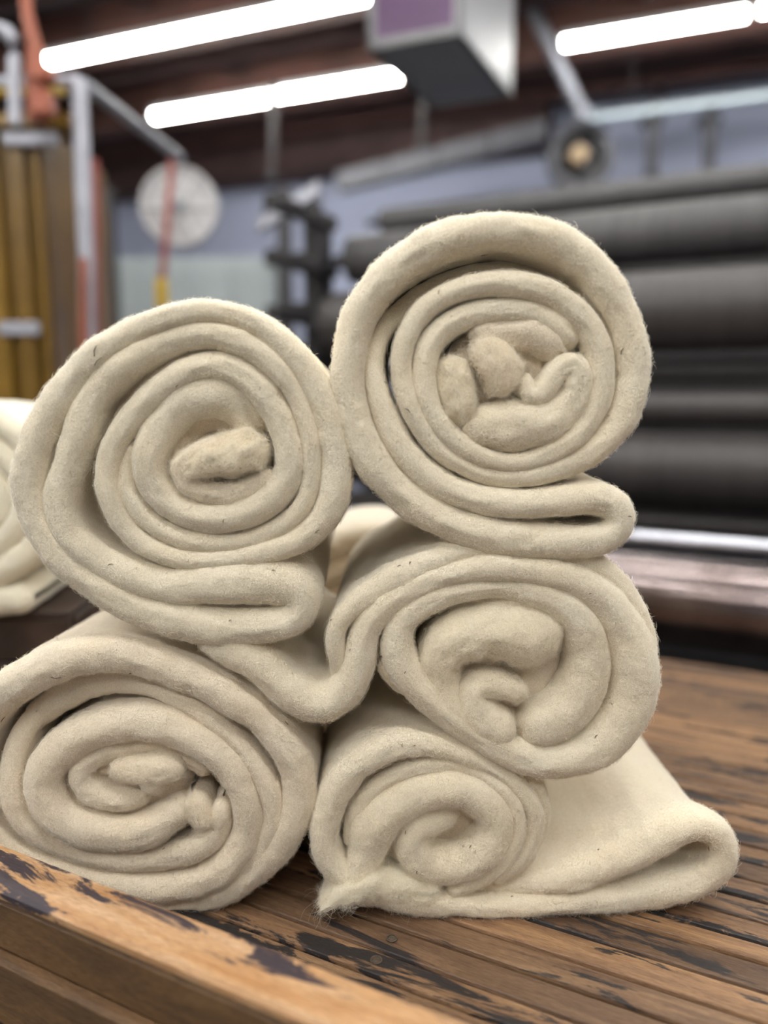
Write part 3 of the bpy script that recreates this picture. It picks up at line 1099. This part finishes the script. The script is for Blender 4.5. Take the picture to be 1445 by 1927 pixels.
# --- top right roll
roll1 = felt_roll('topmost cream felt roll of the stack, its sheet end folded under at right', [
    dict(h=58, p=[(1225, 520, 40, 52), (1130, 385, 46, 56), (980, 295, 52, 58), (800, 252, 54, 58), (620, 275, 54, 58), (460, 345, 52, 56), (330, 440, 44, 50), (258, 530, 36, 36), (228, 640, 38, 20), (232, 760, 44, 10), (290, 930, 52, 5), (380, 1080, 56, 3), (520, 1195, 58, 2), (700, 1255, 60, 0), (900, 1268),
                  (1080, 1245, 62), (1210, 1250, 66), (1275, 1315, 62), (1245, 1390, 62), (1150, 1425, 68), (1000, 1425, 72), (800, 1412, 76), (600, 1368, 78), (430, 1285, 78), (285, 1165, 76), (175, 1000, 73), (120, 820, 70),
                  (116, 680, 70), (152, 500, 72), (232, 360, 74), (350, 245, 76), (520, 155, 78), (700, 118, 78), (860, 120, 78), (1020, 172, 76), (1150, 270, 74), (1258, 430, 72),
                  (1315, 600, 70), (1320, 760, 68), (1280, 900, 66), (1190, 1012, 62, 2), (1080, 1088, 54, 5), (960, 1135, 48, 7), (820, 1158, 44, 8), (680, 1140, 42, 8), (560, 1080, 42, 6), (452, 980, 43, 4),
                  (382, 860, 43, 3), (345, 720, 43, 2), (352, 600, 44), (410, 480, 46), (520, 392, 49), (660, 345, 51), (800, 338, 52), (950, 370, 54), (1080, 450, 56),
                  (1160, 560, 58), (1192, 690, 58), (1178, 820, 56), (1115, 940, 52), (1015, 1030, 46, 4), (900, 1082, 40, 6), (780, 1095, 38, 6), (650, 1055, 44, 4), (540, 975, 48, 3), (464, 870, 50, 2),
                  (438, 740, 50, 2), (447, 630, 50, 3), (503, 540, 52, 5), (600, 478, 52, 7), (720, 448, 52, 9), (850, 446, 54, 7), (960, 480, 58, 6), (1045, 545, 60, 6), (1075, 610, 50, 10)]),
    dict(n='inner_end', h=62, fray=(2500, .008), p=[(600, 950, 44, 6), (690, 945, 90, 3), (790, 935, 122, 1), (900, 940, 112, 0), (1010, 895, 90, 0), (1080, 810, 70, 0), (1098, 710, 58, 0), (1060, 660, 46, 2), (990, 715, 46, 4), (950, 800, 52, 5), (890, 830, 48, 4), (862, 770, 40, 5), (885, 715, 34, 10)]),
    dict(n='inner_end', h=62, m='felt_warm', fray=(3500, .010), rough=1.8, p=[(630, 600, 50, 7), (700, 622, 80, 2), (765, 668, 92, -2), (770, 745, 84, 0), (715, 810, 60, 5)]),
    dict(n='inner_end', h=62, m='felt_warm', rough=1.2, p=[(640, 570, 50, 14), (730, 540, 70, 10), (850, 530, 84, 8), (970, 570, 88, 8), (1050, 640, 54, 12)]),
    dict(n='frayed_end', h=50, m='felt', fray=(3500, .010), rough=1.7, p=[(570, 640, 50, 6), (562, 720, 66, 1), (575, 800, 72, 1), (595, 880, 60, 4), (605, 940, 40, 10)]),
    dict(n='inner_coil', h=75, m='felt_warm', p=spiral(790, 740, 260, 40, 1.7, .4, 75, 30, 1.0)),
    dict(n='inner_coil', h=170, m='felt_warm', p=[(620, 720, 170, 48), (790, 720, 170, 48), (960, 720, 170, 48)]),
], C1, L=.36, seed=1, flecks=[(911, 478, 1.5, 12), (768, 772, -.6, 12), (1172, 660, 1.0, 14), (1062, 722, .5, 14), (884, 700, 1.2, 5), (1184, 972, -.3, 8), (826, 550, 1.4, 8)])

# --- top left roll
roll2 = felt_roll('large cream felt roll on the left of the top pair', [
    dict(h=62, p=[(520, 620, 34, 12), (492, 740, 36, 10), (500, 830, 40, 9), (570, 930, 42, 8), (700, 1005, 42, 8), (870, 1032, 42, 8), (1040, 1005, 42, 8), (1170, 930, 40, 7), (1235, 830, 38, 5), (1252, 700, 38, 3),
                  (1235, 560, 40, 2), (1170, 400, 44, 1), (1070, 285, 48, 0), (940, 210, 52), (790, 188, 56), (620, 238, 62), (470, 330, 66), (365, 440, 66), (310, 590, 66), (255, 760, 66), (228, 870, 62), (270, 990, 62), (380, 1095, 66), (520, 1165, 72), (680, 1205, 76), (820, 1190, 86),
                  (980, 1180, 94), (1110, 1188, 97), (1200, 1222, 92), (1212, 1300, 66), (1130, 1350, 64), (950, 1368, 76), (750, 1348, 80), (560, 1290, 78), (380, 1195, 76), (235, 1070, 72), (140, 930, 68), (104, 800, 66), (125, 680, 66), (185, 520, 66), (290, 365, 64),
                  (430, 240, 58), (590, 150, 50), (780, 96, 46), (920, 105, 46), (1060, 165, 50), (1190, 290, 56), (1290, 460, 60), (1340, 640, 62), (1345, 780, 62), (1310, 910, 60), (1210, 1010, 56, 2), (1060, 1065, 46, 4), (880, 1095, 40, 6), (700, 1090, 40, 6),
                  (560, 1030, 44, 5), (470, 930, 46, 3), (424, 800, 46, 2), (430, 690, 47), (490, 560, 50), (600, 440, 54), (730, 345, 56), (860, 310, 58, 1), (990, 360, 58, 2), (1090, 470, 58), (1150, 600, 60), (1162, 730, 62), (1110, 830, 62),
                  (990, 905, 62), (850, 932, 60), (710, 892, 62), (610, 805, 64), (580, 690, 66), (630, 575, 72), (715, 465, 84), (820, 420, 96, 2), (920, 440, 100, 8), (1000, 520, 84, 16), (1030, 600, 60, 24)]),
    dict(n='inner_layer', h=52, m='felt_warm', p=[(900, 250, 40, 24), (740, 262, 48, 24), (580, 350, 52, 26), (450, 470, 52, 36), (385, 620, 52, 48), (345, 760, 56, 62), (345, 880, 60, 75), (410, 990, 54, 70), (520, 1070, 46, 50)]),
    dict(n='inner_end', h=46, m='felt_warm', fray=(2500, .009), p=[(1095, 740, 30, 12), (1020, 800, 44, 8), (920, 835, 48, 6), (810, 825, 48, 6), (725, 770, 46, 5), (715, 715, 46, 4), (790, 670, 50, 3), (900, 640, 56, 2), (1000, 640, 52, 3), (1050, 690, 40, 8)]),
    dict(n='frayed_end', h=50, m='felt', fray=(5000, .010), rough=1.7, p=[(725, 738, 36, 6), (790, 702, 60, 0), (870, 690, 80, -3), (950, 665, 94, -4), (1020, 640, 84, -2), (1065, 620, 50, 4)]),
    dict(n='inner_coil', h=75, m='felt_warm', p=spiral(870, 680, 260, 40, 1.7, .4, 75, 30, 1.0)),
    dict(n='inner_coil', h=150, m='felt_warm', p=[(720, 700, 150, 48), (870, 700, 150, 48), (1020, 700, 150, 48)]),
], C2, L=.37, seed=2, fibres=60000, flecks=[(180, 660, 1.3, 22), (184, 680, .8, 20), (421, 980, 1.4, 8), (208, 1063, .3, 10), (597, 999, .5, 10), (515, 1074, 0, 6), (333, 725, 1, 8), (354, 660, .4, 4), (434, 1168, .4, 6)])

# --- lower right roll (middle row)
roll4 = felt_roll('middle row cream felt roll with a hanging S shaped fold at left', [
    dict(n='outer_sheet', h=34, p=[(348, 490, 26, 20), (345, 410, 26, 8), (338, 325, 28, 4), (375, 262, 34, 3), (460, 205, 42, 3), (580, 135, 46, 4), (700, 80, 46, 6), (850, 55, 44, 10), (1010, 70, 42, 14), (1180, 115, 42, 16), (1290, 215, 40, 16), (1346, 340, 36, 16), (1355, 480, 36, 14),
                  (1310, 620, 40, 14), (1210, 730, 40, 16), (1080, 770, 38, 18), (950, 740, 36, 18), (780, 650, 36, 18), (640, 550, 36, 16), (530, 480, 36, 16), (490, 420, 32, 20)]),
    dict(h=50, p=[(-120, 330, 60, 12), (-20, 375, 60, 6), (80, 425, 60, 2), (165, 500, 62, 0), (240, 550, 66), (310, 560, 66), (375, 515, 60), (415, 440, 50), (424, 360, 48), (460, 280, 48), (540, 205, 48), (660, 150, 48), (800, 122, 46), (950, 122, 46), (1100, 150, 50), (1210, 225, 60), (1290, 340, 72), (1315, 450, 76), (1295, 570, 76),
                  (1220, 680, 72), (1120, 735, 66), (1000, 742, 60), (880, 700, 56), (760, 625, 54), (640, 530, 54), (560, 440, 54), (535, 360, 50), (560, 280, 46), (650, 215, 44), (780, 180, 42, 2), (920, 180, 46, 3), (1060, 225, 54, 2), (1140, 300, 62), (1165, 420, 70), (1140, 530, 80), (1070, 605, 86, 0), (990, 640, 84, 1), (930, 655, 64, 5)]),
    dict(n='inner_end', h=70, rough=1.5, fray=(6500, .012), p=[(800, 655, 50, 4), (730, 590, 56, 3), (680, 500, 58, 2), (672, 410, 62, 0), (730, 350, 78, -3), (835, 322, 100, -5), (940, 332, 120, -5), (1015, 365, 128, -3), (1062, 410, 92, 2)]),
    dict(n='folded_tip', h=52, rough=1.2, fray=(1500, .009), p=[(960, 530, 30, 6), (880, 500, 42, 4), (800, 490, 52, 3), (775, 545, 54, 1), (815, 605, 62, -2), (870, 640, 66, -4), (910, 670, 40, -2)]),
    dict(n='inner_end', h=40, rough=1.3, m='felt_warm', p=[(700, 300, 30, 16), (820, 265, 46, 14), (960, 240, 52, 14), (1040, 280, 46, 16), (1070, 360, 40, 20)]),
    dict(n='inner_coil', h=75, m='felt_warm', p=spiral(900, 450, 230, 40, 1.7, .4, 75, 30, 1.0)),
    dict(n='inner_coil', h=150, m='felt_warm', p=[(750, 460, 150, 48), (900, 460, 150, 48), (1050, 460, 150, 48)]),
], C3, L=.35, seed=4, fibres=60000, flecks=[(752, 1066, .2, 8), (772, 1060, 1.2, 6), (625, 1167, .3, 6), (660, 1223, 1.2, 6), (1110, 1117, .3, 6), (1122, 1386, .9, 8), (762, 1265, .9, 6)])

# --- bottom left roll
roll3 = felt_roll('bottom left cream felt roll behind the wooden rail', [
    dict(h=72, p=[(340, 1330, 60, 22), (560, 1370, 60, 18), (780, 1365, 66, 14), (960, 1310, 72, 10), (1110, 1215, 74, 6), (1225, 1090, 74, 3), (1300, 930, 74), (1310, 800, 74), (1255, 660, 74), (1130, 520, 76), (960, 410, 78), (780, 320, 80), (600, 258, 80), (420, 245, 80), (240, 285, 82), (80, 360, 84), (-70, 480, 84), (-150, 640, 80), (-170, 800, 76),
                  (-130, 960, 70), (-30, 1090, 64, 4), (120, 1160, 56, 6), (300, 1215, 54, 4), (480, 1262, 60, 1), (660, 1278, 66), (830, 1258, 70), (980, 1185, 70), (1070, 1060, 68), (1085, 920, 66), (1030, 770, 68), (900, 645, 74), (740, 565, 80), (580, 545, 82), (420, 580, 82),
                  (270, 650, 80), (180, 750, 78), (185, 870, 80), (270, 970, 80), (400, 1030, 84), (540, 1048, 86), (670, 1010, 82), (770, 950, 70, 2), (840, 900, 50, 6)]),
    dict(n='second_layer', h=44, p=[(40, 600, 60, 42), (200, 475, 70, 40), (380, 405, 72, 36), (540, 395, 58, 30), (680, 420, 46, 22), (860, 500, 44, 14), (1020, 620, 46, 10), (1140, 770, 48, 8), (1195, 900, 48, 7), (1185, 1030, 48, 8), (1110, 1150, 48, 10), (1000, 1240, 46, 12), (850, 1300, 40, 16)]),
    dict(n='second_layer', h=50, p=[(210, 470, 50, 58), (70, 570, 50, 36), (22, 700, 48, 16), (30, 850, 48, 10), (90, 990, 50, 8), (210, 1085, 54, 8), (380, 1140, 56, 8), (560, 1165, 58, 8), (740, 1145, 60, 8), (880, 1090, 60, 6), (960, 1010, 56, 5), (975, 930, 46, 6)]),
    dict(n='inner_end', h=52, m='felt_warm', p=[(640, 870, 30, 16), (560, 895, 50, 12), (440, 890, 60, 10), (345, 835, 58, 10), (325, 760, 54, 10), (400, 700, 50, 12), (520, 670, 48, 16), (660, 660, 44, 20), (800, 720, 44, 22), (900, 800, 40, 24)]),
    dict(n='inner_end', h=56, rough=1.5, fray=(2500, .008), p=[(475, 760, 34, 10), (560, 745, 52, 5), (660, 740, 62, 2), (740, 745, 62, 2), (800, 775, 40, 6)]),
    dict(n='inner_end', h=56, rough=1.4, p=[(600, 800, 40, 6), (660, 830, 50, 3), (720, 800, 46, 5)]),
    dict(n='frayed_end', h=50, rough=1.1, fray=(2500, .007), p=[(832, 850, 30, 9), (862, 910, 54, 4), (884, 975, 52, 4), (895, 1010, 40, 7)]),
    dict(n='inner_end', h=44, p=[(915, 1010, 34, 9), (955, 975, 48, 5), (980, 915, 44, 6), (975, 870, 28, 12)]),
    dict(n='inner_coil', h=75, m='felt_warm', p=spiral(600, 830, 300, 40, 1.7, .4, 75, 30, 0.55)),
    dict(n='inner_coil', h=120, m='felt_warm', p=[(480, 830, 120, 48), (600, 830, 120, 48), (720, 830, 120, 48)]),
], C4, L=.36, seed=3, bottom=True, mat='felt_warm', fibres=60000, flecks=[(104, 1273, 3.0, 24), (246, 1266, .6, 7), (538, 1361, 1.9, 10), (5, 1352, .5, 14), (70, 1338, .2, 5), (309, 1598, .9, 6)])

# --- bottom right roll with its long folded tail
roll5 = felt_roll('bottom right cream felt roll with a long flat tail folded over', [
    dict(h=40, flare=True, p=[(520, 655, 26, 22), (680, 650, 30, 16), (840, 618, 44, 6), (980, 566, 50, 2), (1110, 494, 52, 0), (1210, 448, 46, 0), (1285, 458, 40, 0), (1318, 515, 36, 0), (1292, 585, 42, 0), (1215, 632, 48, 1), (1080, 660, 48, 3), (900, 678, 40, 3), (700, 690, 32, 2), (500, 685, 36, 0), (330, 670, 42, 0), (190, 625, 46, 0),
                  (105, 540, 46), (100, 440, 44), (145, 320, 44), (225, 240, 44), (330, 200, 42), (450, 205, 38, 2), (570, 250, 30, 5), (670, 315, 26, 8), (735, 390, 26, 8), (740, 470, 26, 8), (690, 555, 28, 8), (600, 620, 28, 8)]),
    dict(n='second_layer', h=30, p=[(590, 262, 22, 22), (700, 300, 26, 22), (768, 380, 24, 20), (768, 470, 24, 20), (715, 570, 26, 18), (620, 635, 26, 16)]),
    dict(n='second_layer', h=30, m='felt', p=[(176, 530, 22, 18), (190, 420, 26, 10), (260, 330, 28, 8), (360, 275, 28, 8), (460, 258, 26, 8), (560, 280, 26, 7), (650, 345, 24, 5), (692, 430, 22, 4), (672, 520, 24, 4), (590, 600, 26, 5), (470, 650, 28, 6)]),
    dict(n='coil', h=58, rough=1.1, fray=(5000, .010), p=[(170, 628, 20, -2), (202, 580, 44, -3), (230, 520, 60, -2), (242, 465, 70, -2), (290, 400, 72, -2), (390, 345, 70, -3), (490, 328, 64, -3), (580, 365, 58, -3), (625, 430, 54, -3), (600, 510, 56, -3), (520, 565, 60, -3), (430, 575, 62, -2), (370, 530, 60, 0), (380, 450, 60, 3), (450, 420, 44, 5), (510, 415, 34, 8)]),
    dict(n='frayed_end', h=50, m='felt_white', rough=1.8, fray=(7000, .014), p=[(88, 672, 5, -8), (110, 655, 16, -9), (150, 628, 26, -9), (210, 608, 36, -7), (290, 618, 40, -4), (370, 634, 34, 0), (440, 640, 24, 5)]),
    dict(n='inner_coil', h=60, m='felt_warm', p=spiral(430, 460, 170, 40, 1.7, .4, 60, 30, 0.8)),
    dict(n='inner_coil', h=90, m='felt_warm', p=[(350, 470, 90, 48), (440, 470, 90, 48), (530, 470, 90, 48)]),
], C5, L=.33, seed=5, taper=.0, bottom=True, fibres=65000, flecks=[(886, 1594, 1.3, 8), (895, 1602, 1.6, 6), (764, 1566, 1.6, 7), (785, 1640, 1.5, 10), (757, 1402, 1.5, 7), (1336, 1597, 1.7, 10), (1127, 1600, .8, 5), (963, 1688, .6, 5), (780, 1403, .2, 5)])


# --- rolls standing behind the stack
CB = (0, 0, 1.0)
DB = 1.12
felt_roll('pale felt roll lying further back behind the top left roll', [
    dict(h=30, p=[(60, 1128, 28, 0), (-20, 1135, 30, 0)] + spiral(-62, 945, 190, 40, 3.2, 1.5, 30)),
], CB, L=.30, d0=DB, seed=7, fibres=9000, mat='felt_white', group='felt rolls behind the stack')
felt_roll('shaded felt roll seen through the gap between the front rolls', [
    dict(h=28, p=spiral(690, 1186, 206, 40, 3.4, 0.2, 27)),
], CB, L=.30, d0=1.17, seed=8, fibres=6000, mat='felt_warm', group='felt rolls behind the stack')

# dark crate under the pale roll at the back
r = empty('wooden_crate', (-.66, 1.30, 0))
tag(r, 'dark wooden crate under the pale roll at the far left', 'crate')
for k in range(3):
    MB().box((0, -.14, .037 + k * .071), (.34, .018, .068), .003).build('board', M['apron'], r)
    MB().box((0, .14, .037 + k * .071), (.34, .018, .068), .003).build('board', M['apron'], r)
    for sx in (-1, 1):
        MB().box((sx * .165, 0, .037 + k * .071), (.018, .26, .068), .003).build('board', M['apron'], r)
MB().box((0, 0, .219), (.34, .30, .012), .003).build('lid', M['apron'], r)
